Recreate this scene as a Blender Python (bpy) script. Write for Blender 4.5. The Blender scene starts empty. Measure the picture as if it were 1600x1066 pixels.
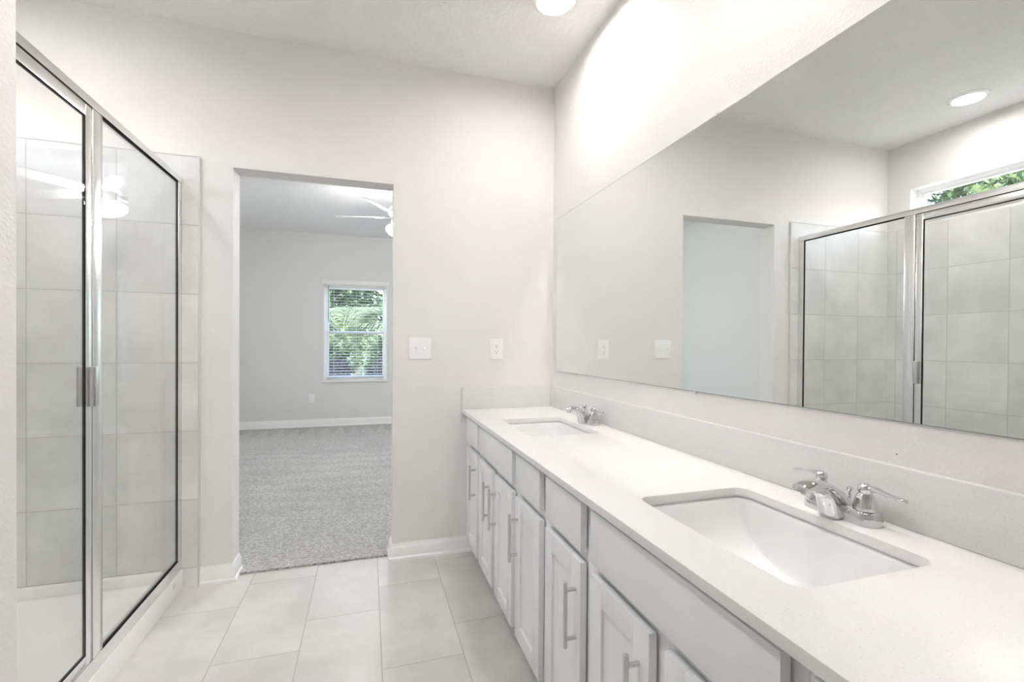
import bpy, bmesh, math, random
from mathutils import Vector, Matrix, noise
random.seed(7)
PI = math.pi
S = bpy.context.scene
COL = S.collection

# ------------------------------------------------------------------ camera
F_PX, YAW, PITCH, ROLL, CX, CY, EYE = 725.55, 0.3024, -0.0077, -0.0066, 801.78, 543.92, 1.194
cam_d = bpy.data.cameras.new('camera'); cam = bpy.data.objects.new('camera', cam_d); COL.objects.link(cam)
cam_d.sensor_width = 36.0; cam_d.lens = F_PX / 1600 * 36
cam_d.shift_x = (800 - CX) / 1600; cam_d.shift_y = (CY - 533) / 1600
cam_d.clip_start = 0.02
fh = Vector((math.sin(YAW), math.cos(YAW), 0)); rh = Vector((math.cos(YAW), -math.sin(YAW), 0)); zz = Vector((0, 0, 1))
fw = fh * math.cos(PITCH) + zz * math.sin(PITCH); up0 = -fh * math.sin(PITCH) + zz * math.cos(PITCH)
ri = rh * math.cos(ROLL) - up0 * math.sin(ROLL); up = rh * math.sin(ROLL) + up0 * math.cos(ROLL)
M3 = Matrix((ri, up, -fw)).transposed()
cam.matrix_world = Matrix.Translation((0, 0, EYE)) @ M3.to_4x4()
S.camera = cam

# ------------------------------------------------------------------ world, exposure, light levels
S.view_settings.view_transform = 'Standard'; S.view_settings.look = 'None'
S.view_settings.gamma = 1.0; S.view_settings.use_curve_mapping = False
S.view_settings.exposure = 0.79
S.cycles.max_bounces = 14; S.cycles.diffuse_bounces = 8; S.cycles.glossy_bounces = 8
S.cycles.transmission_bounces = 8; S.cycles.transparent_max_bounces = 24
S.cycles.use_denoising = True
S.cycles.sample_clamp_indirect = 0.0; S.cycles.blur_glossy = 0.0
SKY = 1.35
LED = 80.0
LED_FILL = 165.0  # strength of the added fill lamp
LED_SHOWER = 80.0
FAN_LAMP = 86.0
w = bpy.data.worlds.new('sky'); S.world = w; w.use_nodes = True
wn = w.node_tree; bg = wn.nodes['Background']
sky = wn.nodes.new('ShaderNodeTexSky'); sky.sky_type = 'NISHITA'; sky.sun_disc = False
sky.sun_elevation = math.radians(48); sky.sun_rotation = math.radians(200); sky.air_density = 1.0; sky.dust_density = 2.5
wn.links.new(sky.outputs[0], bg.inputs[0]); bg.inputs[1].default_value = SKY

# ------------------------------------------------------------------ main measures (metres; the camera stands over the origin)
YB = 2.632          # bathroom back wall
YB2 = 2.752         # its bedroom side
XR = 1.073          # vanity wall
XL = -1.78          # outer wall
CE = 2.743          # ceiling
YN = -1.7           # wall behind the camera
YF = 7.10           # bedroom window wall
XBR = 2.6           # bedroom right wall
DXL, DXR, DZ = -0.6455, 0.129, 2.067   # opening to the bedroom
YS0 = 1.112         # near end of the shower
TZ = 2.095          # top of the shower tile
TXE = -0.79         # edge of the shower tile
CT = 0.821          # counter top
CF = 0.513          # counter front edge
FX = 0.525          # cabinet front plane

# ------------------------------------------------------------------ node helpers
def new_mat(name):
    m = bpy.data.materials.new(name); m.use_nodes = True
    return m, m.node_tree, m.node_tree.nodes['Principled BSDF']

class NT:
    def __init__(s, nt): s.nt = nt
    def val(s, x):
        return x
    def set(s, sock, x):
        if isinstance(x, bpy.types.NodeSocket): s.nt.links.new(x, sock)
        else: sock.default_value = x
    def m(s, op, a, b=0.0, c=0.0):
        n = s.nt.nodes.new('ShaderNodeMath'); n.operation = op
        for i, x in enumerate((a, b, c)): s.set(n.inputs[i], x)
        return n.outputs[0]
    def pos(s):
        g = s.nt.nodes.new('ShaderNodeNewGeometry'); sp = s.nt.nodes.new('ShaderNodeSeparateXYZ')
        s.nt.links.new(g.outputs['Position'], sp.inputs[0])
        return g.outputs['Position'], sp.outputs
    def comb(s, x, y, z=0.0):
        n = s.nt.nodes.new('ShaderNodeCombineXYZ')
        for i, v in enumerate((x, y, z)): s.set(n.inputs[i], v)
        return n.outputs[0]
    def noise(s, vec, scale, detail=3.0, rough=0.5):
        n = s.nt.nodes.new('ShaderNodeTexNoise'); s.nt.links.new(vec, n.inputs['Vector'])
        n.inputs['Scale'].default_value = scale; n.inputs['Detail'].default_value = detail; n.inputs['Roughness'].default_value = rough
        return n.outputs['Fac']
    def white(s, vec):
        n = s.nt.nodes.new('ShaderNodeTexWhiteNoise'); s.nt.links.new(vec, n.inputs['Vector']); return n.outputs['Value']
    def voro(s, vec, scale, out='Distance'):
        n = s.nt.nodes.new('ShaderNodeTexVoronoi'); s.nt.links.new(vec, n.inputs['Vector']); n.inputs['Scale'].default_value = scale
        return n.outputs[out]
    def smooth(s, x, a, b, lo=0.0, hi=1.0):
        n = s.nt.nodes.new('ShaderNodeMapRange'); n.interpolation_type = 'SMOOTHSTEP'
        s.set(n.inputs[0], x)
        for i, v in enumerate((a, b, lo, hi)): s.set(n.inputs[i + 1], v)
        return n.outputs[0]
    def mix(s, fac, a, b):
        n = s.nt.nodes.new('ShaderNodeMix'); n.data_type = 'RGBA'
        s.set(n.inputs[0], fac); s.set(n.inputs[6], a); s.set(n.inputs[7], b)
        return n.outputs[2]
    def bump(s, h, strength, dist):
        n = s.nt.nodes.new('ShaderNodeBump'); n.inputs['Strength'].default_value = strength; n.inputs['Distance'].default_value = dist
        s.nt.links.new(h, n.inputs['Height']); return n.outputs[0]

def c4(r, g=None, b=None):
    return (r, g, b, 1.0) if g is not None else (r, r, r, 1.0)

def plain(name, col, rough=0.5, metal=0.0, spec=None, bump=None):
    m, nt, p = new_mat(name); t = NT(nt)
    p.inputs['Roughness'].default_value = rough; p.inputs['Metallic'].default_value = metal
    if spec is not None: p.inputs['Specular IOR Level'].default_value = spec
    P, _ = t.pos()
    k = t.smooth(t.noise(P, 9.0), 0.3, 0.7, 0.985, 1.0)      # faint unevenness, so that it is never one dead value
    n = nt.nodes.new('ShaderNodeMix'); n.data_type = 'RGBA'; n.blend_type = 'MULTIPLY'; n.inputs[0].default_value = 1.0
    n.inputs[6].default_value = c4(*col); cb = nt.nodes.new('ShaderNodeCombineColor')
    for i in range(3): nt.links.new(k, cb.inputs[i])
    nt.links.new(cb.outputs[0], n.inputs[7]); nt.links.new(n.outputs[2], p.inputs['Base Color'])
    if bump: nt.links.new(t.bump(t.noise(P, bump[0], 2.0), bump[1], bump[2]), p.inputs['Normal'])
    return m

def mat_paint(name, col, scale, strength, dist, rough=0.6):
    m, nt, p = new_mat(name); t = NT(nt); P, _ = t.pos()
    p.inputs['Base Color'].default_value = c4(*col); p.inputs['Roughness'].default_value = rough
    p.inputs['Specular IOR Level'].default_value = 0.35
    h = t.smooth(t.noise(P, scale, 4.0, 0.6), 0.42, 0.68)
    nt.links.new(t.bump(h, strength, dist), p.inputs['Normal'])
    return m

def mat_tiles(name, axes, pitch, origin, base, grout, shift=0.0, gw=0.0017, rough=0.42):
    """tile grid over two world axes; every column moved on by SHIFT along the second axis"""
    m, nt, p = new_mat(name); t = NT(nt); P, xyz = t.pos()
    a, b = xyz[axes[0]], xyz[axes[1]]
    ua = t.m('DIVIDE', t.m('SUBTRACT', a, origin[0]), pitch[0]); ia = t.m('FLOOR', ua); fa = t.m('FRACT', ua)
    ub = t.m('DIVIDE', t.m('SUBTRACT', t.m('SUBTRACT', b, origin[1]), t.m('MULTIPLY', ia, shift)), pitch[1]); ib = t.m('FLOOR', ub); fb = t.m('FRACT', ub)
    da = t.m('MULTIPLY', t.m('MINIMUM', fa, t.m('SUBTRACT', 1.0, fa)), pitch[0])
    db = t.m('MULTIPLY', t.m('MINIMUM', fb, t.m('SUBTRACT', 1.0, fb)), pitch[1])
    tile = t.smooth(t.m('MINIMUM', da, db), gw * 0.7, gw * 1.3)
    rnd = t.white(t.comb(ia, ib, 3.0))
    off = t.comb(t.m('MULTIPLY', ia, 7.3), t.m('MULTIPLY', ib, 5.1), t.m('MULTIPLY', rnd, 9.0))
    vm = nt.nodes.new('ShaderNodeVectorMath'); vm.operation = 'ADD'; nt.links.new(P, vm.inputs[0]); nt.links.new(off, vm.inputs[1])
    cloud = t.noise(vm.outputs[0], 3.2, 6.0, 0.62); fine = t.noise(P, 90.0, 3.0, 0.6)
    k = t.m('ADD', t.smooth(cloud, 0.3, 0.72, -0.10, 0.09), t.m('ADD', t.m('MULTIPLY', t.m('SUBTRACT', rnd, 0.5), 0.02), t.m('MULTIPLY', t.m('SUBTRACT', fine, 0.5), 0.05)))
    hsv = nt.nodes.new('ShaderNodeHueSaturation'); hsv.inputs['Color'].default_value = c4(*base); nt.links.new(t.m('ADD', 1.0, k), hsv.inputs['Value'])
    nt.links.new(t.mix(tile, c4(*grout), hsv.outputs[0]), p.inputs['Base Color'])
    nt.links.new(t.smooth(tile, 0.0, 1.0, 0.85, rough), p.inputs['Roughness'])
    nt.links.new(t.bump(t.m('ADD', tile, t.m('MULTIPLY', fine, 0.06)), 0.6, 0.0012), p.inputs['Normal'])
    return m

def mat_quartz(name):
    m, nt, p = new_mat(name); t = NT(nt); P, _ = t.pos()
    chip = t.smooth(t.noise(P, 330.0, 3.0, .6), .56, .68)
    n2 = nt.nodes.new('ShaderNodeTexVoronoi'); nt.links.new(P, n2.inputs['Vector']); n2.inputs['Scale'].default_value = 260.0
    sep2 = nt.nodes.new('ShaderNodeSeparateColor'); nt.links.new(n2.outputs['Color'], sep2.inputs[0])
    spot = t.m('MULTIPLY', t.smooth(sep2.outputs[0], 0.975, 0.985), t.smooth(n2.outputs['Distance'], 0.30, 0.18))
    c = t.mix(t.noise(P, 340.0, 2.0), c4(.775, .768, .758), c4(.715, .707, .698))
    c = t.mix(t.m('MULTIPLY', chip, .38), c, c4(.52, .515, .505))
    c = t.mix(t.m('MULTIPLY', spot, .55), c, c4(.36, .355, .35))
    nt.links.new(c, p.inputs['Base Color']); p.inputs['Roughness'].default_value = 0.28
    p.inputs['Specular IOR Level'].default_value = 0.5
    return m

def mat_carpet(name):
    m, nt, p = new_mat(name); t = NT(nt); P, xyz = t.pos()
    f1 = t.noise(P, 150.0, 4.0, 0.8); f2 = t.noise(P, 55.0, 3.0, 0.75)
    tuft = t.smooth(t.m('ADD', t.m('MULTIPLY', f1, .6), t.m('MULTIPLY', f2, .4)), .36, .66)
    c = t.mix(tuft, c4(.20, .195, .184), c4(.80, .785, .755))
    # the pile lies two ways where the vacuum cleaner went: wedges along the window wall, long strokes across the room
    wob = t.m('MULTIPLY', t.m('SUBTRACT', t.noise(t.comb(xyz[0], xyz[1], 0.0), 1.6, 2.0), .5), .12)
    fr = t.m('FRACT', t.m('DIVIDE', t.m('ADD', xyz[0], wob), .185))
    tri = t.m('SUBTRACT', 1.0, t.m('MULTIPLY', t.m('ABSOLUTE', t.m('SUBTRACT', fr, .5)), 2.0))
    reach = t.m('SUBTRACT', 7.02, t.m('MULTIPLY', tri, .62))
    wedge = t.smooth(t.m('SUBTRACT', xyz[1], reach), -.02, .05)
    sy = t.m('ADD', t.m('ADD', xyz[1], t.m('MULTIPLY', xyz[0], .10)), t.m('MULTIPLY', t.noise(P, .9, 2.0), .55))
    stroke = t.smooth(t.m('ABSOLUTE', t.m('SUBTRACT', t.m('FRACT', t.m('DIVIDE', sy, .27)), .5)), .15, .35)
    stroke = t.m('MULTIPLY', stroke, t.m('MULTIPLY', t.smooth(xyz[1], 6.1, 5.2), t.smooth(xyz[1], 3.2, 4.0)))
    lay = t.m('ADD', t.m('MULTIPLY', wedge, .20), t.m('MULTIPLY', stroke, .10))
    cloud = t.smooth(t.noise(P, 1.7, 3.0), .35, .65, 0.0, .10)
    hsv = nt.nodes.new('ShaderNodeHueSaturation'); nt.links.new(c, hsv.inputs['Color'])
    nt.links.new(t.m('SUBTRACT', 1.06, t.m('ADD', lay, cloud)), hsv.inputs['Value'])
    nt.links.new(hsv.outputs[0], p.inputs['Base Color']); p.inputs['Roughness'].default_value = 1.0
    p.inputs['Specular IOR Level'].default_value = 0.1
    p.inputs['Sheen Weight'].default_value = .6; p.inputs['Sheen Roughness'].default_value = .5
    nt.links.new(t.bump(t.m('ADD', f1, f2), .8, .009), p.inputs['Normal'])
    return m

def mat_glass(name, tint, ior=1.5):
    """clear pane: what is behind it, plus the Fresnel share of what it mirrors"""
    m, nt, p = new_mat(name); nt.nodes.remove(p); t = NT(nt)
    out = nt.nodes['Material Output']; g = nt.nodes.new('ShaderNodeNewGeometry'); fr = nt.nodes.new('ShaderNodeFresnel')
    nt.links.new(t.m('ADD', ior, t.m('MULTIPLY', g.outputs['Backfacing'], 1 / ior - ior)), fr.inputs['IOR'])
    tr = nt.nodes.new('ShaderNodeBsdfTransparent'); tr.inputs[0].default_value = c4(*tint)
    gl = nt.nodes.new('ShaderNodeBsdfGlossy'); gl.inputs['Roughness'].default_value = 0.0
    mx = nt.nodes.new('ShaderNodeMixShader'); nt.links.new(fr.outputs[0], mx.inputs[0]); nt.links.new(tr.outputs[0], mx.inputs[1]); nt.links.new(gl.outputs[0], mx.inputs[2])
    nt.links.new(mx.outputs[0], out.inputs[0])
    return m

def mat_emit(name, col, strength):
    m, nt, p = new_mat(name)
    p.inputs['Base Color'].default_value = c4(.9); p.inputs['Emission Color'].default_value = c4(*col); p.inputs['Emission Strength'].default_value = strength
    return m

def mat_brushed(name, col, rough):
    m, nt, p = new_mat(name); t = NT(nt); P, xyz = t.pos()
    p.inputs['Base Color'].default_value = c4(*col); p.inputs['Metallic'].default_value = 1.0
    s = t.noise(t.comb(t.m('MULTIPLY', xyz[0], 900.0), t.m('MULTIPLY', xyz[1], 900.0), t.m('MULTIPLY', xyz[2], 6.0)), 1.0, 2.0)
    nt.links.new(t.smooth(s, .2, .8, rough * .8, rough * 1.25), p.inputs['Roughness'])
    return m

def mat_leaf(name, c1, c2, scale=2.5):
    m, nt, p = new_mat(name); t = NT(nt); P, _ = t.pos()
    nt.links.new(t.mix(t.smooth(t.noise(P, scale, 4.0, .7), .35, .68), c4(*c1), c4(*c2)), p.inputs['Base Color'])
    p.inputs['Roughness'].default_value = .5
    p.inputs['Subsurface Weight'].default_value = 0.0
    tl = nt.nodes.new('ShaderNodeBsdfTranslucent'); nt.links.new(p.inputs['Base Color'].links[0].from_socket, tl.inputs[0])
    mx = nt.nodes.new('ShaderNodeMixShader'); mx.inputs[0].default_value = .35
    nt.links.new(p.outputs[0], mx.inputs[1]); nt.links.new(tl.outputs[0], mx.inputs[2]); nt.links.new(mx.outputs[0], nt.nodes['Material Output'].inputs[0])
    return m

WALL = mat_paint('wall paint', (.795, .78, .768), 120.0, .2, .003)
BWALL = mat_paint('bedroom wall paint', (.745, .75, .735), 130.0, .15, .003)
CEIL = mat_paint('ceiling knockdown', (.82, .815, .805), 42.0, .45, .006, .8)
TRIM = plain('white trim paint', (.91, .91, .905), .3)
PLASTIC = plain('white plastic', (.93, .93, .925), .25)
SLOT = plain('dark slot', (.06, .06, .06), .6)
CABINET = plain('cabinet paint', (.83, .836, .85), .32)
QUARTZ = mat_quartz('speckled quartz')
PORCELAIN = plain('sink porcelain', (.80, .80, .797), .06)
ACRYLIC = plain('shower pan acrylic', (.87, .865, .85), .18)
CHROME = plain('chrome', (.69, .69, .695), .035, 1.0)
ALU = plain('polished aluminium', (.86, .86, .855), .24, 1.0)
NICKEL = mat_brushed('brushed nickel', (.66, .655, .645), .3)
RUBBER = plain('black gasket', (.008, .008, .008), .8, spec=.1)
FLOOR_T = mat_tiles('floor tile', (0, 1), (.3035, .607), (.053, 2.361), (.615, .60, .58), (.46, .45, .435), .2023, .0020, .4)
TILE_B = mat_tiles('shower tile end', (0, 2), (.333, .3335), (TXE, .094), (.74, .735, .72), (.58, .57, .555), gw=.0024)
TILE_L = mat_tiles('shower tile side', (1, 2), (.333, .3335), (2.222, .094), (.74, .735, .72), (.58, .57, .555), gw=.0024)
CARPET = mat_carpet('cut pile carpet')
GLASS = mat_glass('shower glass', (.98, .985, .983))
PANE = mat_glass('window glass', (.985, .99, .985))
BLIND = plain('blind vinyl', (.84, .84, .82), .4)
LENS = mat_emit('lamp lens', (1.0, .978, .957), LED)
LENS_S = mat_emit('shower lamp lens', (1.0, .978, .957), LED_SHOWER)
LENS_FILL = mat_emit('added fill lamp lens', (1.0, .978, .957), LED_FILL)
GLOBE = mat_emit('fan globe', (1.0, .99, .985), FAN_LAMP)
FANWHITE = plain('fan blade white', (.82, .82, .80), .35)
mirror_m, _nt, _p = new_mat('mirror silver'); _p.inputs['Base Color'].default_value = c4(.865, .88, .87); _p.inputs['Metallic'].default_value = 1.0; _p.inputs['Roughness'].default_value = 0.0
MEDGE = plain('mirror edge', (.30, .32, .31), .3)
CLIP = plain('mirror clip plastic', (.75, .75, .74), .2)
SPECK = plain('nail hole', (.10, .09, .085), .8)

# ------------------------------------------------------------------ mesh helpers
class MB:
    def __init__(s): s.bm = bmesh.new(); s.mi = 0
    def _fin(s, vs_before, faces):
        for f in faces: f.material_index = s.mi
    def face(s, pts):
        f = s.bm.faces.new([s.bm.verts.new(p) for p in pts]); f.material_index = s.mi; return f
    def box(s, x0, x1, y0, y1, z0, z1, bevel=0.0, seg=2):
        b = bmesh.new()
        x0, x1 = min(x0, x1), max(x0, x1); y0, y1 = min(y0, y1), max(y0, y1); z0, z1 = min(z0, z1), max(z0, z1)
        v = [b.verts.new((x, y, z)) for z in (z0, z1) for y in (y0, y1) for x in (x0, x1)]
        for q in ((0, 2, 3, 1), (4, 5, 7, 6), (0, 1, 5, 4), (2, 6, 7, 3), (0, 4, 6, 2), (1, 3, 7, 5)): b.faces.new([v[i] for i in q])
        if bevel > 0:
            bmesh.ops.bevel(b, geom=list(b.edges), offset=min(bevel, .49 * min(x1 - x0, y1 - y0, z1 - z0)), segments=seg, profile=.5, affect='EDGES')
        s.merge(b); return s
    def merge(s, b):
        mp = {}
        for v in b.verts: mp[v] = s.bm.verts.new(v.co)
        for f in b.faces:
            try: n = s.bm.faces.new([mp[v] for v in f.verts]); n.material_index = s.mi
            except ValueError: pass
        b.free()
    def rings(s, rings, cap0=True, cap1=True, closed=True):
        R = [[s.bm.verts.new(p) for p in r] for r in rings]; n = len(R[0])
        for a, b in zip(R, R[1:]):
            for i in range(n if closed else n - 1):
                j = (i + 1) % n
                f = s.bm.faces.new((a[i], a[j], b[j], b[i])); f.material_index = s.mi
        if cap0: f = s.bm.faces.new(list(reversed(R[0]))); f.material_index = s.mi
        if cap1: f = s.bm.faces.new(R[-1]); f.material_index = s.mi
        return s
    def lathe(s, prof, origin=(0, 0, 0), axis='z', n=28, cap0=True, cap1=True):
        """PROF: (radius, height) pairs"""
        o = Vector(origin); out = []
        for r, h in prof:
            ring = []
            for i in range(n):
                a = 2 * PI * i / n; u, v = max(r, 1e-5) * math.cos(a), max(r, 1e-5) * math.sin(a)
                ring.append(o + (Vector((u, v, h)) if axis == 'z' else Vector((h, u, v)) if axis == 'x' else Vector((v, h, u))))
            out.append(ring)
        return s.rings(out, cap0, cap1)
    def tube(s, pts, radii, n=12, flat=1.0):
        """swept round rod through PTS; FLAT squeezes it along its second normal"""
        pts = [Vector(p) for p in pts]
        if not isinstance(radii, (list, tuple)): radii = [radii] * len(pts)
        out = []; ref = None
        for i, p in enumerate(pts):
            d = (pts[min(i + 1, len(pts) - 1)] - pts[max(i - 1, 0)]).normalized()
            if ref is None: ref = Vector((0, 0, 1)) if abs(d.z) < .9 else Vector((1, 0, 0))
            a = d.cross(ref).normalized(); b = a.cross(d).normalized(); ref = b
            r = radii[i]; fl = flat[i] if isinstance(flat, (list, tuple)) else flat
            out.append([p + a * (r * math.cos(2 * PI * k / n)) + b * (r * fl * math.sin(2 * PI * k / n)) for k in range(n)])
        return s.rings(out)
    def build(s, name, mats, parent=None, loc=None, smooth=35):
        bmesh.ops.recalc_face_normals(s.bm, faces=s.bm.faces)
        me = bpy.data.meshes.new(name)
        if parent is not None:
            off = Vector(parent_base(parent)); 
            for v in s.bm.verts: v.co -= off
        elif loc is not None:
            for v in s.bm.verts: v.co -= Vector(loc)
        s.bm.to_mesh(me); s.bm.free()
        for m in (mats if isinstance(mats, (list, tuple)) else [mats]): me.materials.append(m)
        if smooth:
            me.shade_smooth(); me.set_sharp_from_angle(angle=math.radians(smooth))
        o = bpy.data.objects.new(name, me); COL.objects.link(o)
        if parent is not None: o.parent = parent
        elif loc is not None: o.location = loc
        return o

def parent_base(p):
    v = Vector((0, 0, 0))
    while p is not None: v += p.location; p = p.parent
    return v

def thing(name, label, cat, loc=(0, 0, 0), group=None):
    o = bpy.data.objects.new(name, None); COL.objects.link(o); o.location = loc; o.empty_display_size = .05
    tag(o, label, cat, group); return o
def tag(o, label, cat, group=None):
    o['label'] = label; o['category'] = cat
    if group: o['group'] = group
    return o
def struct(name, mb, mats, parent=None, smooth=35, label=None):
    o = mb.build(name, mats, parent, smooth=smooth)
    if parent is None: o['kind'] = 'structure'
    if label: o['label'] = label
    return o
def struct_root(name, label=None, loc=(0, 0, 0)):
    o = bpy.data.objects.new(name, None); COL.objects.link(o); o.location = loc; o['kind'] = 'structure'
    if label: o['label'] = label
    return o

def rrect(cx, cy, hx, hy, r, z, k=7):
    """rounded rectangle in a level plane"""
    pts = []; r = min(r, hx * .999, hy * .999)
    for sx, sy, a0 in ((1, 1, 0), (-1, 1, PI / 2), (-1, -1, PI), (1, -1, 1.5 * PI)):
        for i in range(k + 1):
            a = a0 + PI / 2 * i / k
            pts.append(Vector((cx + sx * (hx - r) + r * math.cos(a), cy + sy * (hy - r) + r * math.sin(a), z)))
    return pts

# ================================================================== THE SETTING
struct('floor', MB().box(XL - .12, XR + .12, YN - .12, 2.685, -.06, 0), FLOOR_T, smooth=0, label='pale beige stone-look tile floor of the bathroom')
struct('floor_bedroom', MB().box(XL - .12, XBR + .12, 2.685, YF + .16, -.06, .011), CARPET, smooth=0, label='grey beige cut pile carpet seen through the doorway')
struct('ceiling', MB().box(XL - .12, XR + .12, YN - .12, YB, CE, CE + .1), CEIL, smooth=0)
struct('ceiling_bedroom', MB().box(XL - .12, XBR + .12, YB2, YF + .16, CE, CE + .1), mat_paint('bedroom ceiling knockdown', (.90, .90, .90), 42.0, .45, .006, .8), smooth=0)
b = MB(); b.box(XL - .12, DXL, YB, YB2, 0, CE + .1); b.box(DXL, DXR, YB, YB2, DZ, CE + .1); b.box(DXR, XBR + .12, YB, YB2, 0, CE + .1)
struct('wall_back', b, WALL, smooth=0, label='off white wall with an open doorway to the bedroom')
struct('wall_right', MB().box(XR, XR + .12, YN - .12, YB, 0, CE + .1), WALL, smooth=0, label='off white textured wall behind the vanity')
SWY0, SWY1, SWZ0, SWZ1 = 1.27, 2.474, 2.135, 2.39
b = MB(); x0, x1 = XL - .15, XL
b.box(x0, x1, YN - .12, SWY0, 0, CE + .1); b.box(x0, x1, SWY1, YF + .16, 0, CE + .1); b.box(x0, x1, SWY0, SWY1, 0, SWZ0); b.box(x0, x1, SWY0, SWY1, SWZ1, CE + .1)
struct('wall_left', b, WALL, smooth=0)
struct('wall_rear', MB().box(XL, XR, YN - .12, YN, 0, CE + .1), WALL, smooth=0)
struct('wall_shower', MB().box(XL, -.632, YS0 - .12, YS0, 0, CE), WALL, smooth=0, label='end wall of the shower beside the camera')
WX = ((-.602, .263), (.42, 1.29)); WZ0, WZ1 = .66, 2.045
b = MB(); y0, y1 = YF, YF + .16
b.box(XL, WX[0][0], y0, y1, 0, CE + .1); b.box(WX[0][1], WX[1][0], y0, y1, 0, CE + .1); b.box(WX[1][1], XBR, y0, y1, 0, CE + .1)
for a, c in WX: b.box(a, c, y0, y1, 0, WZ0); b.box(a, c, y0, y1, WZ1, CE + .1)
struct('wall_bedroom', b, BWALL, smooth=0, label='grey bedroom wall with the windows')
struct('wall_bedroom_left', MB().box(XL, XL + .004, YB2, YF, 0, CE), BWALL, smooth=0)
struct('wall_bedroom_right', MB().box(XBR, XBR + .12, YB2, YF + .16, 0, CE + .1), BWALL, smooth=0)

# shower tile on its three walls, with the metal edge strip
TT = .010
b = MB(); b.box(XL + TT, -.858, YB - TT, YB, .0, TZ, .0008); b.box(-.858, TXE - .004, YB - TT, YB, 0, TZ, .0008)
struct('wall_tile_back', b, TILE_B, smooth=0, label='grey square wall tiles at the far end of the shower')
struct('wall_tile_left', MB().box(XL, XL + TT, YS0, YB - TT, 0, TZ, .0008), TILE_L, smooth=0, label='grey square wall tiles along the side of the shower')
struct('wall_tile_front', MB().box(XL + TT, TXE, YS0, YS0 + TT, 0, TZ, .0008), TILE_B, smooth=0)
struct('trim_1', MB().box(TXE - .004, TXE + .004, YB - TT - .002, YB, 0, TZ + .004, .001), plain('tile edge strip', (.66, .65, .635), .35), label='narrow pale strip along the tile edge')
struct('trim_2', MB().box(XL, TXE - .004, YB - TT - .001, YB, TZ, TZ + .004, .001), TILE_B)

# baseboards with shoe moulding: profile swept along a path of wall points; (outward distance, height)
BB = [(0, 0), (.020, 0), (.020, .012), (.0165, .018), (.013, .020), (.013, .064), (.010, .074), (.006, .080), (.005, .088), (0, .088)]
def skirting(name, path, prof, label=None):
    """PATH: points on the wall foot, the room on its left-hand side"""
    P = [Vector((x, y)) for x, y in path]; m = MB(); rings = []
    for i, p in enumerate(P):
        d0 = (P[i] - P[i - 1]).normalized() if i else None; d1 = (P[i + 1] - P[i]).normalized() if i < len(P) - 1 else None
        n0 = Vector((-d0.y, d0.x)) if d0 else None; n1 = Vector((-d1.y, d1.x)) if d1 else None
        if n0 and n1: n = (n0 + n1) / (1 + n0.dot(n1))
        else: n = n0 or n1
        rings.append([Vector((p.x + n.x * d, p.y + n.y * d, h)) for d, h in prof])
    m.rings(rings); return struct(name, m, TRIM, smooth=30, label=label)
skirting('baseboard_back_left', [(DXL, YB2 + .0), (DXL, YB), (TXE + .005, YB)], BB, 'short white baseboard between shower tile and doorway')
skirting('baseboard_back_right', [(.60, YB), (DXR, YB), (DXR, YB2)], BB, 'white baseboard between doorway and vanity')
BBH = [(d, h * 1.22 + .010) for d, h in BB]
skirting('baseboard_bedroom_far', [(XBR, YF), (XL + .004, YF)], BBH)
skirting('baseboard_bedroom_left', [(XL + .004, YF - .02), (XL + .004, YB2)], BBH)
skirting('baseboard_rear', [(XL, YN), (XR, YN)], BB)
skirting('baseboard_left', [(XL, YS0 - .12), (XL, YN)], BB)
skirting('baseboard_shower_wall', [(-.632, YS0), (-.632, YS0 - .12), (XL, YS0 - .12)], BB)

# windows ------------------------------------------------------------------------------------------------
def bedroom_window(name, xa, xb, label):
    r = struct_root(name, label, (xa, YF, WZ0)); ya, yb = YF + .066, YF + .125
    f = MB(); t = .044
    f.box(xa, xa + t, ya, yb, WZ0, WZ1, .003); f.box(xb - t, xb, ya, yb, WZ0, WZ1, .003)
    f.box(xa + t, xb - t, ya, yb, WZ1 - t, WZ1, .003); f.box(xa + t, xb - t, ya, yb, WZ0, WZ0 + t, .003)
    f.build('frame', PLASTIC, r)
    for z0, z1, dy in ((WZ0 + .03, 1.372, -.012), (1.335, WZ1 - .03, .012)):
        q = MB(); a, c = xa + .030, xb - .030; u, v = ya + .015 + dy, yb - .015 + dy; e = .032
        q.box(a, a + e, u, v, z0, z1, .002); q.box(c - e, c, u, v, z0, z1, .002); q.box(a + e, c - e, u, v, z0, z0 + e + .006, .002); q.box(a + e, c - e, u, v, z1 - e - .004, z1, .002)
        so = q.build('sash', PLASTIC, r)
        MB().box(a + e, c - e, (u + v) / 2 - .002, (u + v) / 2 + .002, z0 + e, z1 - e).build('pane', PANE, so)
    MB().box(xa - .012, xb + .012, YF - .022, YF + .08, WZ0 - .024, WZ0 + .001, .004).build('sill', TRIM, r)
    k = MB(); w_ = .003   # painted returns of the opening
    k.box(xa, xa + w_, YF + .001, ya, WZ0, WZ1); k.box(xb - w_, xb, YF + .001, ya, WZ0, WZ1); k.box(xa, xb, YF + .001, ya, WZ1 - w_, WZ1)
    k.build('reveal', TRIM, r)
bedroom_window('window_1', *WX[0], 'white single hung window at the end of the bedroom')
bedroom_window('window_2', *WX[1], 'white bedroom window that shows only as a reflection in the shower glass')

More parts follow.
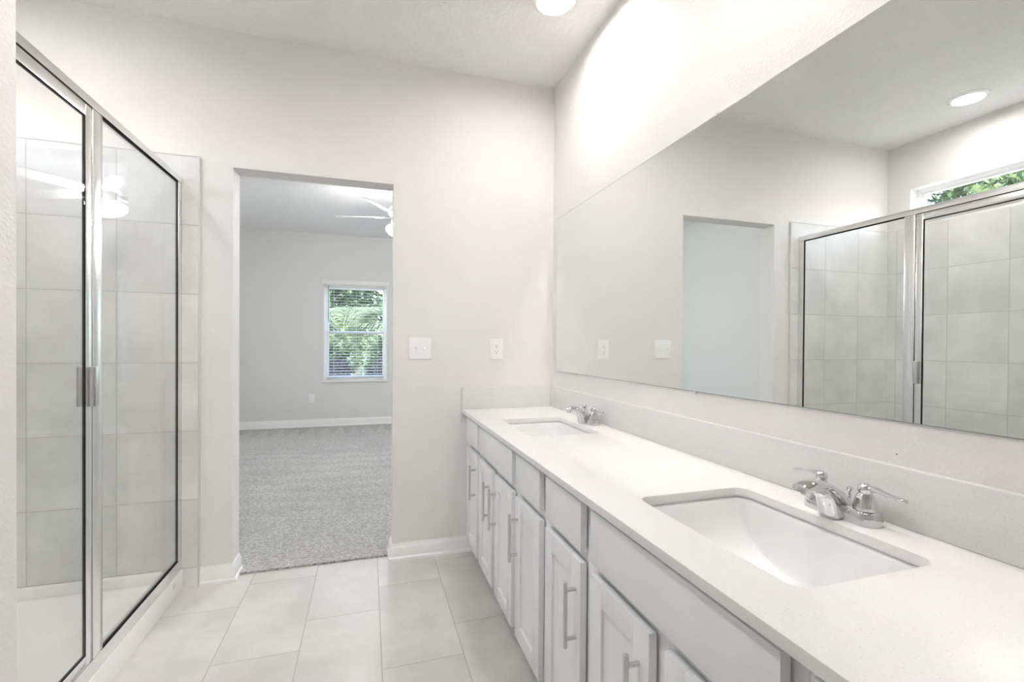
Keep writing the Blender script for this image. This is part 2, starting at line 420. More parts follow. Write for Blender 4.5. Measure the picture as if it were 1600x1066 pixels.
r = struct_root('window_3', 'narrow high window above the shower tile, seen in the mirror', (XL, SWY0, SWZ0))
f = MB(); xa, xb, t = XL - .12, XL - .07, .032
f.box(xa, xb, SWY0, SWY0 + t, SWZ0, SWZ1, .003); f.box(xa, xb, SWY1 - t, SWY1, SWZ0, SWZ1, .003); f.box(xa, xb, SWY0 + t, SWY1 - t, SWZ1 - t, SWZ1, .003); f.box(xa, xb, SWY0 + t, SWY1 - t, SWZ0, SWZ0 + t, .003)
f.box(xa + .012, xb - .004, SWY0 + t, SWY0 + t + .018, SWZ0 + t, SWZ1 - t, .002); f.box(xa + .012, xb - .004, SWY1 - t - .018, SWY1 - t, SWZ0 + t, SWZ1 - t, .002)
f.box(xa + .012, xb - .004, SWY0 + t + .018, SWY1 - t - .018, SWZ1 - t - .018, SWZ1 - t, .002); f.box(xa + .012, xb - .004, SWY0 + t + .018, SWY1 - t - .018, SWZ0 + t, SWZ0 + t + .018, .002)
f.build('frame', PLASTIC, r)
MB().box(XL - .097, XL - .093, SWY0 + .05, SWY1 - .05, SWZ0 + .05, SWZ1 - .05).build('pane', PANE, r)
MB().box(XL - .07, XL + .014, SWY0 - .01, SWY1 + .01, SWZ0 - .002, SWZ0 + .022, .004).build('sill', TRIM, r)
k = MB(); k.box(XL - .07, XL - .001, SWY0, SWY0 + .003, SWZ0, SWZ1); k.box(XL - .07, XL - .001, SWY1 - .003, SWY1, SWZ0, SWZ1); k.box(XL - .07, XL - .001, SWY0, SWY1, SWZ1 - .003, SWZ1)
k.build('reveal', TRIM, r)

# ================================================================== LAMPS
def ceiling_light(x, y, label, lens=None):
    t = thing('ceiling_light', label, 'ceiling light', (x, y, CE), 'recessed ceiling lights')
    MB().lathe([(.073, -.001), (.0735, -.011), (.078, -.0145), (.090, -.011), (.097, -.005), (.098, 0)], (x, y, CE), n=48, cap0=False, cap1=False).build('trim_ring', PLASTIC, t)
    MB().lathe([(0, -.002), (.0732, -.002)], (x, y, CE), n=48, cap0=False, cap1=False).build('lens', lens or LENS, t)
ceiling_light(.79, 1.95, 'round glowing recessed light in the ceiling above the far sink')
ceiling_light(-1.405, 1.919, 'round recessed light over the shower, seen in the mirror', LENS_S)
ceiling_light(.79, .757, 'round recessed light in the ceiling above the near sink')
ceiling_light(-.35, .95, 'added fill light, out of view in the middle of the bathroom ceiling between shower and vanity', LENS_FILL)  # lamp added out of view to brighten the bathroom

# ================================================================== VANITY
FT = .019
def pull(parent, y, z0=.398, z1=.575, root=None):
    m = MB(); x = FX - .030
    m.lathe([(.0, z0), (.0045, z0 + .0005), (.006, z0 + .002), (.006, z1 - .002), (.0045, z1 - .0005), (0, z1)], (x, y, 0), n=16, cap0=False, cap1=False)
    for z in (.4225, .5505): m.tube([(x, y, z), (FX + .0005, y, z)], .0052, 14)
    o = m.build('handle', NICKEL, parent); o['label'] = 'brushed metal bar handle'; return o
def door(root, ya, yb, hy):
    m = MB(); st = .0565; x0, x1 = FX, FX + FT; z0, z1 = .110, .630
    m.box(x0, x1, ya, ya + st, z0, z1, .0012); m.box(x0, x1, yb - st, yb, z0, z1, .0012)
    m.box(x0, x1, ya + st - .0003, yb - st + .0003, z1 - st, z1, .0012); m.box(x0, x1, ya + st - .0003, yb - st + .0003, z0, z0 + st, .0012)
    m.box(x0 + .0085, x1 - .003, ya + st - .004, yb - st + .004, z0 + st - .004, z1 - st + .004)
    d = m.build('door', CABINET, root); pull(d, hy); return d
def cabinet(label, ya, yb, fronts, doors, ext=0.0):
    """one base cabinet between YA and YB; FRONTS: (y0, y1) of the slab above; DOORS: (y0, y1, pull y)"""
    root = thing('base_cabinet', label, 'cabinet', ((FX + XR) / 2, (ya + yb) / 2, 0), 'base cabinets of the vanity')
    g = .0004; ya += g; yb -= g; m = MB(); xf = FX + FT + .0045; xb = XR - .002; top = CT - .0205; th = .016
    m.box(xf + .018, xb, ya, ya + th, .10, top); m.box(xf + .018, xb, yb - th, yb, .10, top)
    m.box(xf + .018, xb, ya + th, yb - th, .10, .116); m.box(xb - .006, xb, ya + th, yb - th, .116, top)
    m.box(.60, .614, ya, yb + ext, 0, .10)                                            # recessed toe kick
    m.box(.614, xb, ya, ya + th, 0, .10); m.box(.614, xb, yb - th, yb, 0, .10)
    m.build('carcass', CABINET, root)
    f = MB(); s = .042
    f.box(xf, xf + .018, ya, ya + s, .10, top, .0006); f.box(xf, xf + .018, yb - s, yb + ext, .10, top, .0006)
    f.box(xf, xf + .018, ya + s, yb - s, top - .04, top, .0006); f.box(xf, xf + .018, ya + s, yb - s, .624, .664, .0006); f.box(xf, xf + .018, ya + s, yb - s, .10, .14, .0006)
    if len(doors) > 1: c = (ya + yb) / 2; f.box(xf, xf + .018, c - .036, c + .036, .14, .624, .0006)
    f.build('face_frame', CABINET, root)
    MB().box(FX, FX + FT, fronts[0], fronts[1], .658, .787, .0014).build('drawer_front', CABINET, root)
    for q in doors: door(root, *q)
cabinet('narrow pale grey base cabinet against the back wall, farthest in the vanity', 2.2575, 2.562, (2.281, 2.533), [(2.281, 2.533, 2.318)], .068)
cabinet('wide pale grey two-door base cabinet under the far sink', 1.6665, 2.2575, (1.690, 2.238), [(1.988, 2.238, 2.026), (1.690, 1.940, 1.918)])
cabinet('narrow pale grey base cabinet on the near side of the far sink cabinet', 1.3645, 1.6665, (1.391, 1.643), [(1.391, 1.643, 1.617)])
cabinet('narrow pale grey base cabinet next to the wide one under the near sink', 1.0605, 1.3645, (1.088, 1.339), [(1.088, 1.339, 1.114)])
cabinet('wide pale grey two-door base cabinet under the near sink', .456, 1.0605, (.480, 1.032), [(.781, 1.032, .815), (.480, .731, .703)])
cabinet('narrow pale grey base cabinet at the near end, mostly out of view', .155, .456, (.180, .432), [(.180, .432, .408)])

# worktop with the two cut-outs
SX, SHX, SHY = .788, .157, .2235
SY = (1.990, .768)
top = thing('countertop', 'long white speckled quartz countertop with two sink cut-outs on the vanity', 'countertop', (.79, 1.4, CT - .02))
YE = .14
def rect_loop(i, z): return [Vector((CF + i, YE + i, z)), Vector((XR - .001, YE + i, z)), Vector((XR - .001, YB - .001, z)), Vector((CF + i, YB - .001, z))]
bm = bmesh.new()
def loop(pts):
    v = [bm.verts.new(p) for p in pts]; return v, [bm.edges.new((v[i], v[(i + 1) % len(v)])) for i in range(len(v))]
def skin(a, c):
    n = len(a)
    for i in range(n): bm.faces.new((a[i], a[(i + 1) % n], c[(i + 1) % n], c[i]))
e = .0025; tops, bots = [], []
specs = [lambda i, z: rect_loop(i, z)] + [(lambda i, z, y=y: rrect(SX, y, SHX + i, SHY + i, .030 + i, z, 8)) for y in SY]
for sp in specs:
    a, ea = loop(sp(e, CT)); mid, em = loop(sp(.0007, CT - .0007)); c, ec = loop(sp(0, CT - e)); d, ed = loop(sp(0, CT - .02))
    tops += ea; bots += ed; skin(a, mid); skin(mid, c); skin(c, d)
bmesh.ops.triangle_fill(bm, edges=tops, use_beauty=True, use_dissolve=False); bmesh.ops.triangle_fill(bm, edges=bots, use_beauty=True, use_dissolve=False)
m = MB(); m.bm.free(); m.bm = bm; m.build('slab', QUARTZ, top)
MB().box(XR - .0200, XR - .0008, YE, YB - .0205, CT + .0002, .944, .0018).build('backsplash', QUARTZ, top)
MB().box(CF + .001, XR - .0008, YB - .0200, YB - .0008, CT + .0002, .944, .0018).build('side_splash', QUARTZ, top)

def sink(y, label):
    t = thing('sink', label, 'sink', (SX, y, CT - .16), 'undermount sinks in the countertop')
    z0 = CT - .0208
    secs = [(.185, .250, .045, z0), (SHX + .009, SHY + .009, .034, z0), (SHX + .009, SHY + .009, .034, z0 - .005), (SHX + .001, SHY + .001, .028, z0 - .007), (SHX - .0015, SHY - .002, .026, z0 - .011), (.1530, .2160, .022, .768), (.1510, .2095, .020, .742), (.1490, .2005, .019, .721), (.1470, .1880, .018, .705), (.1450, .1690, .018, .691),
            (.1425, .1480, .018, .6805), (.1390, .1220, .018, .672), (.1330, .0940, .018, .667), (.1180, .0660, .020, .6642), (.0800, .0420, .026, .6628), (.0240, .0240, .0239, .6620)]
    m = MB(); R = [rrect(SX, y, a, c, q, z, 8) for a, c, q, z in secs]
    out = [[p + (p - Vector((SX, y, p.z))).normalized() * (.0 if i == 0 else .012) - Vector((0, 0, .012)) for p in rr] for i, rr in enumerate(R)]
    m.rings(list(reversed(out)) + R, False, False)
    m.rings([R[-1], out[-1]], False, False)
    m.build('basin', PORCELAIN, t, smooth=50)
    d = MB().lathe([(.0, .6605), (.012, .6605), (.015, .6645), (.021, .6645), (.0245, .6625), (.0245, .650), (0, .650)], (SX, y, 0), n=28, cap0=False, cap1=False).build('drain', CHROME, t); d['label'] = 'chrome drain'
sink(SY[0], 'white rectangular undermount sink far along the countertop near the back wall')
sink(SY[1], 'large white rectangular undermount sink in the near half of the countertop')

def faucet(y, label):
    """four-inch centre-set tap; the spout points away from the wall"""
    x = 1.004; t = thing('faucet', label, 'faucet', (x, y, CT), 'chrome faucets of the vanity'); z = CT
    m = MB(); sec = []
    for hx, hy, r, h in ((.0295, .0800, .024, .0005), (.030, .0805, .0245, .003), (.0290, .0795, .0240, .022), (.0272, .0778, .023, .0268), (.022, .073, .019, .0295)):
        sec.append(rrect(x, y, hx, hy, r, z + h, 7))
    m.rings(sec); m.build('base_plate', CHROME, t, smooth=40)
    # spout: rounded-rectangle sections from the plate forward to the tip
    m = MB(); S_ = [((1.036, .8405), (.955, .822), .0245), ((1.027, .853), (.953, .835), .0240), ((1.008, .868), (.950, .848), .0230), ((.985, .884), (.946, .861), .0220),
                    ((.960, .8965), (.937, .8735), .0212), ((.936, .9035), (.923, .880), .0206), ((.912, .9055), (.906, .883), .0202), ((.892, .9035), (.890, .882), .0196), ((.881, .899), (.881, .884), .0165)]
    rings = []
    for (xt, zt), (xb_, zb), hw in S_:
        a, c = Vector((xt, 0, zt)), Vector((xb_, 0, zb)); mid = (a + c) / 2; u = (a - c) / 2; ring = []
        for i in range(24):
            an = 2 * PI * i / 24; cs, sn = math.cos(an), math.sin(an); ex = .45
            px = math.copysign(abs(cs) ** ex, cs); py = math.copysign(abs(sn) ** ex, sn)
            q = mid + u * py * (1.0 if py < 0 else 1.0); wv = hw * px * (1.0 - .52 * max(py, 0) ** 2)   # narrower towards its ridge
            ring.append(Vector((q.x, y + wv, q.z)))
        rings.append(ring)
    m.rings(rings); sp = m.build('spout', CHROME, t, smooth=60)
    MB().lathe([(.0, .8745), (.0085, .8745), (.0105, .876), (.0110, .879), (.0110, .888), (0, .888)], (.9005, y, 0), n=20, cap0=False, cap1=False).build('aerator', CHROME, sp)
    for s in (-1, 1):
        hy = y + s * .0508; m = MB()
        m.lathe([(0, z + .0285), (.0222, z + .0285), (.0226, z + .031), (.0222, z + .036), (.0205, z + .045), (.0175, z + .054), (.0145, z + .061), (.0125, z + .0635), (.0122, z + .066),
                 (.0138, z + .069), (.0142, z + .074), (.0128, z + .0790), (.0095, z + .0825), (.0055, z + .0842), (0, z + .0848)], (x, hy, 0), n=32, cap0=False, cap1=False)
        h = m.build('handle', CHROME, t, smooth=50)
        m = MB(); pts, rad, fl = [], [], []
        for k, (d, dz, r_, f_) in enumerate(((.004, .074, .0092, .85), (.014, .0762, .0086, .8), (.024, .0758, .0078, .75), (.034, .0740, .0076, .68), (.046, .0712, .0082, .6), (.058, .0690, .0092, .56), (.067, .0682, .0094, .56), (.073, .0680, .0080, .55), (.076, .0680, .004, .5))):
            pts.append((x - .0 + d * .10, hy + s * d, z + dz)); rad.append(r_); fl.append(f_)
        m.tube(pts, rad, 16, fl); m.build('lever', CHROME, h, smooth=60)
    m = MB(); m.lathe([(.0, z + .018), (.0026, z + .018), (.0026, z + .050), (.0055, z + .0525), (.0062, z + .056), (.005, z + .060), (0, z + .0605)], (x + .0235, y, 0), n=16, cap0=False, cap1=False)
    m.build('lift_rod', CHROME, t)
faucet(2.002, 'chrome two-handle faucet behind the far sink')
faucet(.763, 'large chrome two-handle faucet behind the near sink')

# ================================================================== MIRROR
MY0, MY1, MZ0, MZ1 = .19, 2.561, 1.0362, 1.939
mir = thing('mirror', 'wide frameless wall mirror above the countertop', 'mirror', (XR, (MY0 + MY1) / 2, MZ0))
m = MB(); m.mi = 1; m.box(XR - .0055, XR - .0008, MY0, MY1, MZ0, MZ1)
m.mi = 0; m.face([(XR - .006, MY0 + .0022, MZ0 + .0022), (XR - .006, MY1 - .0022, MZ0 + .0022), (XR - .006, MY1 - .0022, MZ1 - .0022), (XR - .006, MY0 + .0022, MZ1 - .0022)])
m.mi = 1; q = [(MY0, MZ0), (MY1, MZ0), (MY1, MZ1), (MY0, MZ1)]; g = [(MY0 + .0022, MZ0 + .0022), (MY1 - .0022, MZ0 + .0022), (MY1 - .0022, MZ1 - .0022), (MY0 + .0022, MZ1 - .0022)]
for i in range(4):
    j = (i + 1) % 4
    m.face([(XR - .0055, *q[i]), (XR - .0055, *q[j]), (XR - .006, *g[j]), (XR - .006, *g[i])])
m.build('silvered_glass', [mirror_m, MEDGE], mir, smooth=0)
for y, z, s in ((2.37, MZ1, 1), (1.24, MZ1, 1), (.45, MZ1, 1), (2.28, MZ0, -1), (1.33, MZ0, -1), (.42, MZ0, -1)):
    m = MB(); m.box(XR - .0085, XR - .0008, y - .0055, y + .0055, z + s * .0005, z + s * .008, .001); m.box(XR - .0085, XR - .0062, y - .0055, y + .0055, z - s * .004, z + s * .003, .001)
    m.build('clip', CLIP, mir)

# ================================================================== SHOWER
pan = thing('shower_pan', 'white shower pan with a raised front curb on the tile floor', 'shower pan', (-1.31, 1.87, 0))
PX0, PX1, PY0, PY1, PZ = XL + TT + .001, -.855, YS0 + TT + .001, YB - TT - .001, .096
def rl(x0, x1, y0, y1, z, r): return rrect((x0 + x1) / 2, (y0 + y1) / 2, (x1 - x0) / 2, (y1 - y0) / 2, r, z, 5)
m = MB()
m.rings([rl(PX0, PX1, PY0, PY1, .0005, .004), rl(PX0, PX1, PY0, PY1, PZ - .007, .004), rl(PX0 + .002, PX1 - .002, PY0 + .002, PY1 - .002, PZ - .002, .004), rl(PX0 + .007, PX1 - .007, PY0 + .007, PY1 - .007, PZ, .004),
         rl(PX0 + .020, PX1 - .070, PY0 + .020, PY1 - .020, PZ, .03), rl(PX0 + .026, PX1 - .078, PY0 + .026, PY1 - .026, PZ - .006, .035), rl(PX0 + .034, PX1 - .09, PY0 + .034, PY1 - .034, .048, .05), rl(PX0 + .05, PX1 - .105, PY0 + .05, PY1 - .05, .041, .06),
         rl(-1.37, -1.25, 1.81, 1.93, .030, .055)])
m.build('tray', ACRYLIC, pan, smooth=45)
d = MB().lathe([(0, .0345), (.04, .0345), (.053, .0335), (.054, .030), (0, .030)], (-1.31, 1.87, 0), n=32, cap0=False, cap1=False).build('drain', CHROME, pan); d['label'] = 'round chrome drain'
d = MB().lathe([(0, .0042), (.0075, .0042), (.0085, .0030), (.0095, .0038), (.013, .0036), (.0145, .002), (.0145, 0)], (PX1, 2.513, .064), 'x', 28, False, True).build('screw_cap', NICKEL, pan); d['label'] = 'round metal cap on the curb'

enc = thing('shower_enclosure', 'chrome framed glass shower front standing on the curb of the white pan', 'shower enclosure', (-.876, 1.87, PZ))
XO, XI = -.861, -.890; XT = -.8705; HY0, HY1 = YS0 + TT + .001, YB - TT - .001
m = MB(); prof = [(XO + .002, 1.957), (XO + .003, 1.975), (XO + .001, 1.985), (XO - .005, 1.9915), (XO - .015, 1.9945), (XI + .005, 1.9915), (XI - .001, 1.985), (XI - .003, 1.975), (XI - .002, 1.957)]
m.rings([[Vector((x, y, z)) for x, z in prof] for y in (HY0, HY1)]); m.build('header', ALU, enc, smooth=30)
m = MB(); prof = [(XO + .003, PZ + .0005), (XO + .003, .128), (XO, .1455), (XI, .1455), (XI - .003, .128), (XI - .003, PZ + .0005)]
m.rings([[Vector((x, y, z)) for x, z in prof] for y in (HY0, HY1)]); m.build('bottom_track', ALU, enc, smooth=30)
MB().box(XT, XO, 2.578, HY1, .146, 1.9565, .002).build('wall_jamb', ALU, enc)
MB().box(XT, XO, HY0, HY0 + .028, .146, 1.9565, .002).build('hinge_jamb', ALU, enc)
m = MB(); m.box(XT - .002, XO, 1.864, 1.921, .146, 1.9565, .002); m.build('centre_post', ALU, enc)
fp = MB().box(-.8685, -.8635, 1.916, 2.583, .1462, 1.956).build('fixed_panel', GLASS, enc); fp['label'] = 'fixed clear glass panel'
m = MB(); gx0, gx1 = -.8708, -.8622
m.box(gx0, gx1, 1.9212, 2.5775, 1.950, 1.9572); m.box(gx0, gx1, 1.9212, 2.5775, .1458, .154); m.box(gx0, gx1, 2.5735, 2.5782, .154, 1.950)
m.build('gasket', RUBBER, fp)
DY0, DY1, DZ0, DZ1 = HY0 + .031, 1.8605, .1495, 1.9543
m = MB(); x0, x1 = XT + .001, XO - .001; sw = .036
m.box(x0, x1, DY1 - sw, DY1, DZ0, DZ1, .003); m.box(x0, x1, DY0, DY0 + sw, DZ0, DZ1, .003); m.box(x0, x1, DY0 + sw, DY1 - sw, DZ1 - .039, DZ1, .003); m.box(x0, x1, DY0 + sw, DY1 - sw, DZ0, DZ0 + .034, .003)
dr = m.build('shower_door', ALU, enc); dr['label'] = 'framed clear glass door'
MB().box(-.8685, -.8635, DY0 + sw - .006, DY1 - sw + .006, DZ0 + .03, DZ1 - .033).build('glass_pane', GLASS, dr)
m = MB(); gx0, gx1 = -.8700, -.8630; a, c, z0, z1, g = DY0 + sw, DY1 - sw, DZ0 + .034, DZ1 - .039, .004
m.box(gx0, gx1, c - .004, c + .0005, z0, z1); m.box(gx0, gx1, a - .0005, a + g, z0, z1); m.box(gx0, gx1, a, c, z1 - g, z1 + .0005); m.box(gx0, gx1, a, c, z0 - .0005, z0 + g)
m.box(-.8690, -.8645, DY1 - .0002, 1.8642, DZ0, DZ1); m.box(-.8690, -.8645, DY0, DY1, DZ1 - .0002, 1.9572)  # black strips put in the gaps beside and above the door as their shade
m.build('gasket', RUBBER, dr)
m = MB()
for s, xf in ((1, XO - .001), (-1, XT + .001)):
    m.box(xf - .0008 * s, xf + .020 * s, DY1 - .030, DY1 - .026, .985, 1.113, .0008); m.box(xf + .0165 * s, xf + .020 * s, DY1 - .030, DY1 - .004, .985, 1.113, .0012); m.box(xf - .0008 * s, xf + .020 * s, DY1 - .0075, DY1 - .004, .985, 1.113, .0008)
h = m.build('handle', NICKEL, dr)

# ================================================================== PLATES ON THE WALLS
def plate(mb, x, z, y, w_, h_):      # cover plate on a wall that faces -y
    k = []
    for i, d in ((0, .0006), (0, .003), (.0022, .0055), (.0045, .0062)):
        k.append([Vector((x + sx * (w_ / 2 - i), y - d, z + sz * (h_ / 2 - i))) for sx, sz in ((-1, -1), (1, -1), (1, 1), (-1, 1))])
    mb.rings(k)
sw_ = thing('light_switch', 'white double toggle light switch plate beside the doorway', 'light switch', (.277, YB, 1.168))
m = MB(); plate(m, .277, 1.168, YB, .123, .121); m.build('cover_plate', PLASTIC, sw_)
for s, upd in ((-1, 1), (1, -1)):
    x = .277 + s * .023; m = MB(); m.box(x - .0052, x + .0052, YB - .0075, YB - .0058, 1.168 - .012, 1.168 + .012, .0005)
    m.rings([[Vector((x + sx * a, YB - d, 1.168 + dz * upd + sz * c)) for sx, sz in ((-1, -1), (1, -1), (1, 1), (-1, 1))] for d, dz, a, c in ((.006, .0, .0042, .006), (.013, .004, .0038, .0045), (.019, .008, .0032, .003))])
    m.build('toggle', PLASTIC, sw_)
    for dz in (-.030, .030): MB().lathe([(0, -.0072), (.0025, -.0070), (.0032, -.0060)], (x, YB, 1.168 + dz), 'y', 14, False, False).build('screw', PLASTIC, sw_)
def outlet(x, y, z, label, wall, deco):
    o = thing('outlet', label, 'power outlet', (x, y, z), 'white outlet plates')
    m = MB(); plate(m, x, z, y, .077, .121); m.build('cover_plate', PLASTIC, o)
    for s in (-1, 1):
        zc = z + s * (.0175 if deco else .0195); m = MB()
        if deco: m.box(x - .0165, x + .0165, y - .0078, y - .0058, zc - .0165, zc + .0165, .001)
        else: m.rings([[Vector((x + .0165 * math.cos(a) * (1 - i * .06), y - d, zc + .0145 * math.sin(a) * (1 - i * .06))) for a in [2 * PI * k / 24 for k in range(24)]] for i, d in ((0, .0058), (0, .0078), (1, .0085))])
        rc = m.build('receptacle', PLASTIC, o)
        m = MB(); yy = y - (.0080 if deco else .0087); yb_ = yy + .002
        m.box(x - .0072, x - .0054, yy, yb_, zc + .0005, zc + .0085); m.box(x + .0054, x + .0072, yy, yb_, zc + .001, zc + .0075); m.lathe([(0, yy - y), (.0026, yy - y), (.0026, yb_ - y)], (x, y, zc - .0065), 'y', 12, False, False)
        m.build('slot', SLOT, rc)
    if deco:
        m = MB(); m.box(x - .008, x - .001, y - .0092, y - .0058, z - .003, z + .003, .0006); m.box(x + .001, x + .008, y - .0092, y - .0058, z - .003, z + .003, .0006); m.build('test_button', PLASTIC, o)
outlet(.717, YB, 1.166, 'white outlet plate on the wall above the side splash of the countertop', 0, True)
outlet(-.758, YF, .415, 'small white outlet plate low on the bedroom wall left of the window', 0, False)
tag(MB().lathe([(0, -.001), (.0013, -.0008), (.0016, .0)], (XR, .697, .966), 'x', 12, False, True).build('nail_head', SPECK, None, (XR, .697, .966)), 'tiny dark nail speck on the wall above the backsplash near the large faucet', 'nail')
tag(MB().lathe([(0, -.001), (.002, -.0008), (.0024, .0)], (.455, YB, .104), 'y', 12, False, True).build('nail_head', SPECK, None, (.455, YB, .104)), 'tiny dark nail speck on the wall just above the baseboard beside the vanity', 'nail')

# ================================================================== BEDROOM
def blind(xa, xb, label):
    t = thing('window_blind', label, 'window blind', ((xa + xb) / 2, YF + .045, WZ0), 'white horizontal blinds on the bedroom windows')
    m = MB(); m.box(xa - .028, xb + .028, YF - .018, YF - .006, 2.030, 2.098, .003); m.box(xa - .028, xa - .018, YF - .006, YF - .0008, 2.030, 2.098, .002); m.box(xb + .018, xb + .028, YF - .006, YF - .0008, 2.030, 2.098, .002)
    m.build('valance', BLIND, t)
    MB().box(xa + .03, xb - .03, YF + .008, YF + .058, WZ1 - .044, WZ1 - .004, .002).build('headrail', BLIND, t)
    m = MB(); z = WZ0 + .052; ti = math.radians(3)
    while z < WZ1 - .05:
        c, s = .024 * math.cos(ti), .024 * math.sin(ti); yc = YF + .034
        for sg in (1,):
            m.rings([[Vector((x, yc - c, z - s)), Vector((x, yc, z + .0015)), Vector((x, yc + c, z + s)), Vector((x, yc + c, z + s + .0022)), Vector((x, yc, z + .0037)), Vector((x, yc - c, z - s + .0022))] for x in (xa + .044, xb - .044)])
        z += .0405
    m.build('slats', BLIND, t)
    MB().box(xa + .044, xb - .044, YF + .010, YF + .058, WZ0 + .004, WZ0 + .024, .003).build('bottom_rail', BLIND, t)
    m = MB()
    for k in (.15, .5, .85):
        x = xa + (xb - xa) * k
        for yy in (YF + .008, YF + .060): m.tube([(x, yy, WZ0 + .01), (x, yy, WZ1 - .02)], .0009, 6)
    m.build('ladder_cord', BLIND, t)
    d = MB().tube([(xa + .062, YF + .002, WZ1 - .03), (xa + .060, YF - .003, 1.50)], .0042, 10).build('tilt_wand', plain('dark wand', (.10, .12, .10), .3), t); d['label'] = 'dark tilt wand'
blind(*WX[0], 'white horizontal slat blind on the bedroom window seen through the doorway')
blind(*WX[1], 'white slat blind on the second bedroom window, reflected in the shower glass')

FNX, FNY = .29, 4.56
fan = thing('ceiling_fan', 'white ceiling fan with a lit globe partly seen through the doorway', 'ceiling fan', (FNX, FNY, CE))
fo = (FNX, FNY, 0)
MB().lathe([(.068, CE), (.068, CE - .012), (.055, CE - .045), (.022, CE - .06), (.012, CE - .062)], fo, n=36, cap1=False).build('canopy', NICKEL, fan)
MB().lathe([(.0125, CE - .05), (.0125, 2.50)], fo, n=20).build('down_rod', NICKEL, fan)
MB().lathe([(.018, 2.515), (.05, 2.51), (.098, 2.492), (.118, 2.46), (.118, 2.42), (.10, 2.40), (.085, 2.395), (.085, 2.372), (0, 2.372)], fo, n=40).build('motor_housing', NICKEL, fan)
MB().lathe([(.086, 2.371), (.092, 2.360), (.092, 2.338), (.094, 2.33), (.094, 2.322), (0, 2.322)], fo, n=40).build('light_kit', NICKEL, fan)
MB().lathe([(.0935, 2.3215), (.122, 2.308), (.136, 2.290), (.133, 2.268), (.115, 2.245), (.085, 2.222), (.045, 2.208), (0, 2.204)], fo, n=40, cap0=False, cap1=False).build('globe', GLOBE, fan)
for k in range(5):
    a = math.radians(-121 + 72 * k); ux, uy = math.cos(a), math.sin(a); vx, vy = -uy, ux; pit = math.radians(-18)
    def at(d, s, dz=0): return Vector((FNX + ux * d + vx * s * math.cos(pit), FNY + uy * d + vy * s * math.cos(pit), 2.392 + s * math.sin(pit) + dz))
    m = MB(); st = [(.16, .042), (.20, .050), (.30, .056), (.42, .058), (.53, .058), (.585, .053), (.60, .038)]
    m.rings([[at(d, -h), at(d, h), at(d, h, .006), at(d, -h, .006)] for d, h in st]); bl = m.build('blade', FANWHITE, fan)
    m = MB(); m.rings([[at(d, -h, -.005), at(d, h, -.005), at(d, h, -.0005), at(d, -h, -.0005)] for d, h in ((.09, .018), (.13, .014), (.17, .03), (.225, .034), (.235, .02))]); m.build('blade_bracket', NICKEL, bl)
for s in (-1, 1):
    m = MB(); m.tube([(FNX + s * .075, FNY - .1, 2.325), (FNX + s * .078, FNY - .12, 2.30), (FNX + s * .078, FNY - .121, 2.12)], .0014, 6); m.lathe([(0, 2.12), (.005, 2.118), (.006, 2.105), (0, 2.098)], (FNX + s * .078, FNY - .121, 0), n=12, cap0=False, cap1=False)
    m.build('pull_chain', NICKEL, fan)

# ================================================================== OUTDOORS
GRASS = mat_leaf('rough grass', (.10, .14, .045), (.26, .30, .12), 6.0)
LEAF_A = mat_leaf('bright leaves', (.05, .095, .035), (.23, .29, .14))
LEAF_B = mat_leaf('deep leaves', (.03, .055, .028), (.115, .17, .09))
LEAF_P = mat_leaf('palm leaves', (.06, .10, .045), (.22, .27, .15))
LEAF_R = mat_leaf('reddish undergrowth', (.07, .05, .045), (.19, .145, .12))
BARK = plain('bark', (.10, .095, .075), .9, bump=(30.0, .8, .02))
struct('ground', MB().box(-30, 30, YF + .16, 40, -.32, -.12), GRASS, smooth=0, label='rough grass outside the bedroom window')
struct('ground_side', MB().box(-30, XL - .15, -8, YF + .16, -.32, -.12), GRASS, smooth=0)

def leaf(m, p, d, ln, wd):
    d = d.normalized(); s = d.cross(Vector((random.uniform(-1, 1), random.uniform(-1, 1), random.uniform(-.2, 1)))).normalized(); n = d.cross(s)
    m.face([p, p + d * ln * .5 + s * wd * .5 + n * wd * .1, p + d * ln, p + d * ln * .5 - s * wd * .5 + n * wd * .1])
def shrub(name, label, cat, x, y, h, r, n, mat, ln=.12, group=None, clear=0.0):
    t = thing(name, label, cat, (x, y, -.12), group); m = MB()
    m.tube([(x, y, -.12), (x + .02, y, h * .3), (x, y + .03, h * .7)], [r * .06 + .012, r * .045 + .008, .008], 8)
    for k in range(6):
        a = random.uniform(0, 2 * PI); m.tube([(x, y, clear + h * .15), (x + r * .35 * math.cos(a), y + r * .35 * math.sin(a), clear + (h - clear) * .45), (x + r * .7 * math.cos(a), y + r * .7 * math.sin(a), clear + (h - clear) * .75)], [r * .02 + .008, .010, .005], 6)
    m.build('stem', BARK, t)
    m = MB(); blobs = [(Vector((random.gauss(0, .42), random.gauss(0, .42), random.uniform(-.62, .72))), random.uniform(.28, .5)) for _ in range(16)]
    ce = Vector((x, y, clear + (h - clear) / 2)); sc = Vector((r, r, (h - clear) / 2))
    for k in range(n):
        bp, br = random.choice(blobs); u = Vector((random.gauss(0, 1), random.gauss(0, 1), random.gauss(0, 1))).normalized()
        q = bp + u * br * random.uniform(.6, 1.0); p = ce + Vector((q.x * sc.x, q.y * sc.y, q.z * sc.z))
        if p.z < -.1: continue
        leaf(m, p, u + Vector((random.uniform(-.6, .6), random.uniform(-.6, .6), random.uniform(-.7, .5))), ln * random.uniform(.6, 1.3), ln * random.uniform(.35, .6))
    m.build('foliage', mat, t, smooth=0); return t
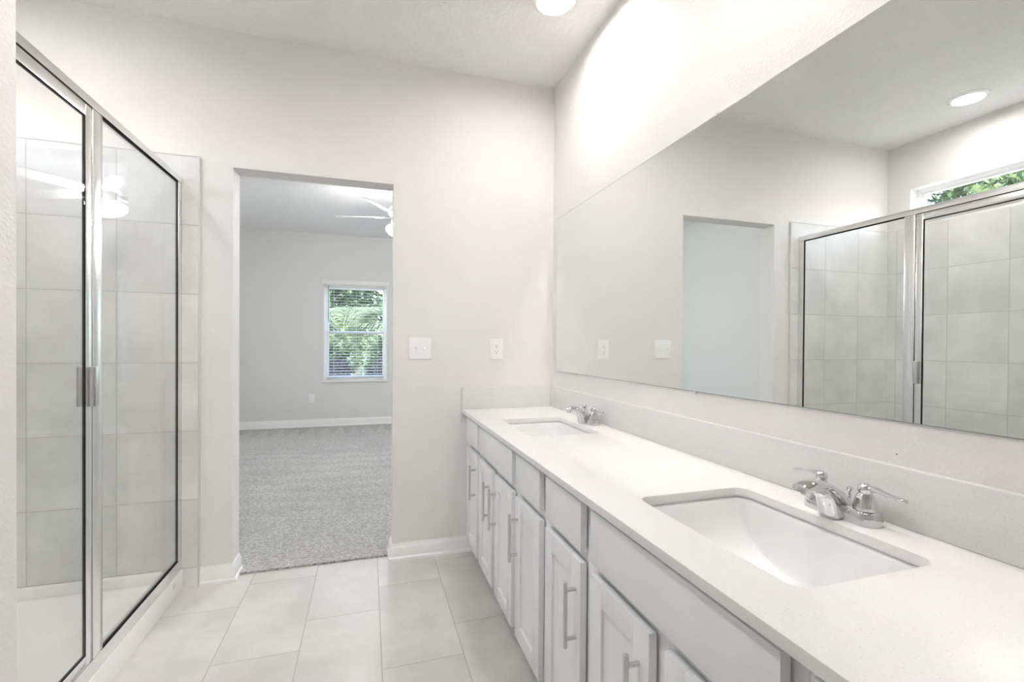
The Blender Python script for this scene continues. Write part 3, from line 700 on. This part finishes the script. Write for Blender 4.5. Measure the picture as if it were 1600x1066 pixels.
def palm(label, x, y, h, L, nf, group):
    t = thing('palm', label, 'palm', (x, y, -.12), group); m = MB()
    pts = [(x + .03 * math.sin(k), y + .03 * math.cos(k * 1.3), -.12 + (h + .12) * k / 6) for k in range(7)]
    m.tube(pts, [.16, .14, .13, .125, .12, .12, .10], 12); m.build('trunk', BARK, t)
    for k in range(nf):
        a = 2 * PI * k / nf * 2.618 + random.uniform(-.2, .2); el = math.radians(random.uniform(5, 85)); m = MB(); base = Vector((x, y, h)); P = []; d0 = Vector((math.cos(a), math.sin(a), 0))
        for i in range(13):
            u = i / 12; P.append(base + d0 * (L * u * math.cos(el * (1 - .3 * u))) + Vector((0, 0, L * u * math.sin(el) - .55 * L * u * u)))
        m.tube(P, [.016 * (1 - i / 14) + .002 for i in range(13)], 6)
        for i in range(2, 13):
            for w2 in (0, .25, .5, .75):
                if i == 12 and w2: continue
                p = P[i].lerp(P[min(i + 1, 12)], w2); ax = (P[i] - P[i - 1]).normalized(); sd = ax.cross(Vector((0, 0, 1))).normalized()
                for s in (-1, 1):
                    ll = L * .42 * math.sin(PI * (.15 + .8 * (i + w2) / 13)); dd = (sd * s + ax * .55 + Vector((0, 0, -.25 + random.uniform(-.12, .12)))).normalized()
                    wd = dd.cross(ax).cross(dd).normalized() * .013
                    m.face([p - wd * .6, p + dd * ll * .5 - wd, p + dd * ll + Vector((0, 0, -.12 * ll)), p + dd * ll * .5 + wd])
        m.build('frond', LEAF_P, t, smooth=0)
G = 'plants outside the bedroom window'
palm('pale green fan of palm fronds filling the upper window pane', -.62, 12.7, 1.3, 2.0, 26, G)
shrub('shrub', 'reddish brown undergrowth in the lower right of the window', 'shrub', .34, 8.3, 1.02, .30, 3600, LEAF_R, .060, G)
shrub('shrub', 'reddish brown undergrowth in the lower left of the window', 'shrub', -.50, 8.25, .92, .30, 3600, LEAF_R, .060, G)
shrub('shrub', 'green leafy bush behind the left of the window blind', 'shrub', -.74, 9.55, 1.50, .40, 6500, LEAF_A, .072, G)
shrub('shrub', 'green leafy bush behind the right of the window blind', 'shrub', .36, 9.65, 1.55, .40, 6500, LEAF_A, .072, G)
shrub('tree', 'broad deep green tree in the background behind the palm fronds', 'tree', -.4, 18.6, 7.0, 2.8, 15000, LEAF_B, .20, 'trees behind the garden', .0)
shrub('tree', 'deep green tree far right, behind the second bedroom window', 'tree', 7.6, 18.6, 6.4, 2.4, 6000, LEAF_B, .26, 'trees behind the garden', .0)
shrub('tree', 'leafy tree outside the high shower window, seen in the mirror', 'tree', -6.2, 4.2, 5.2, 1.8, 13000, LEAF_A, .12, None, 1.2)
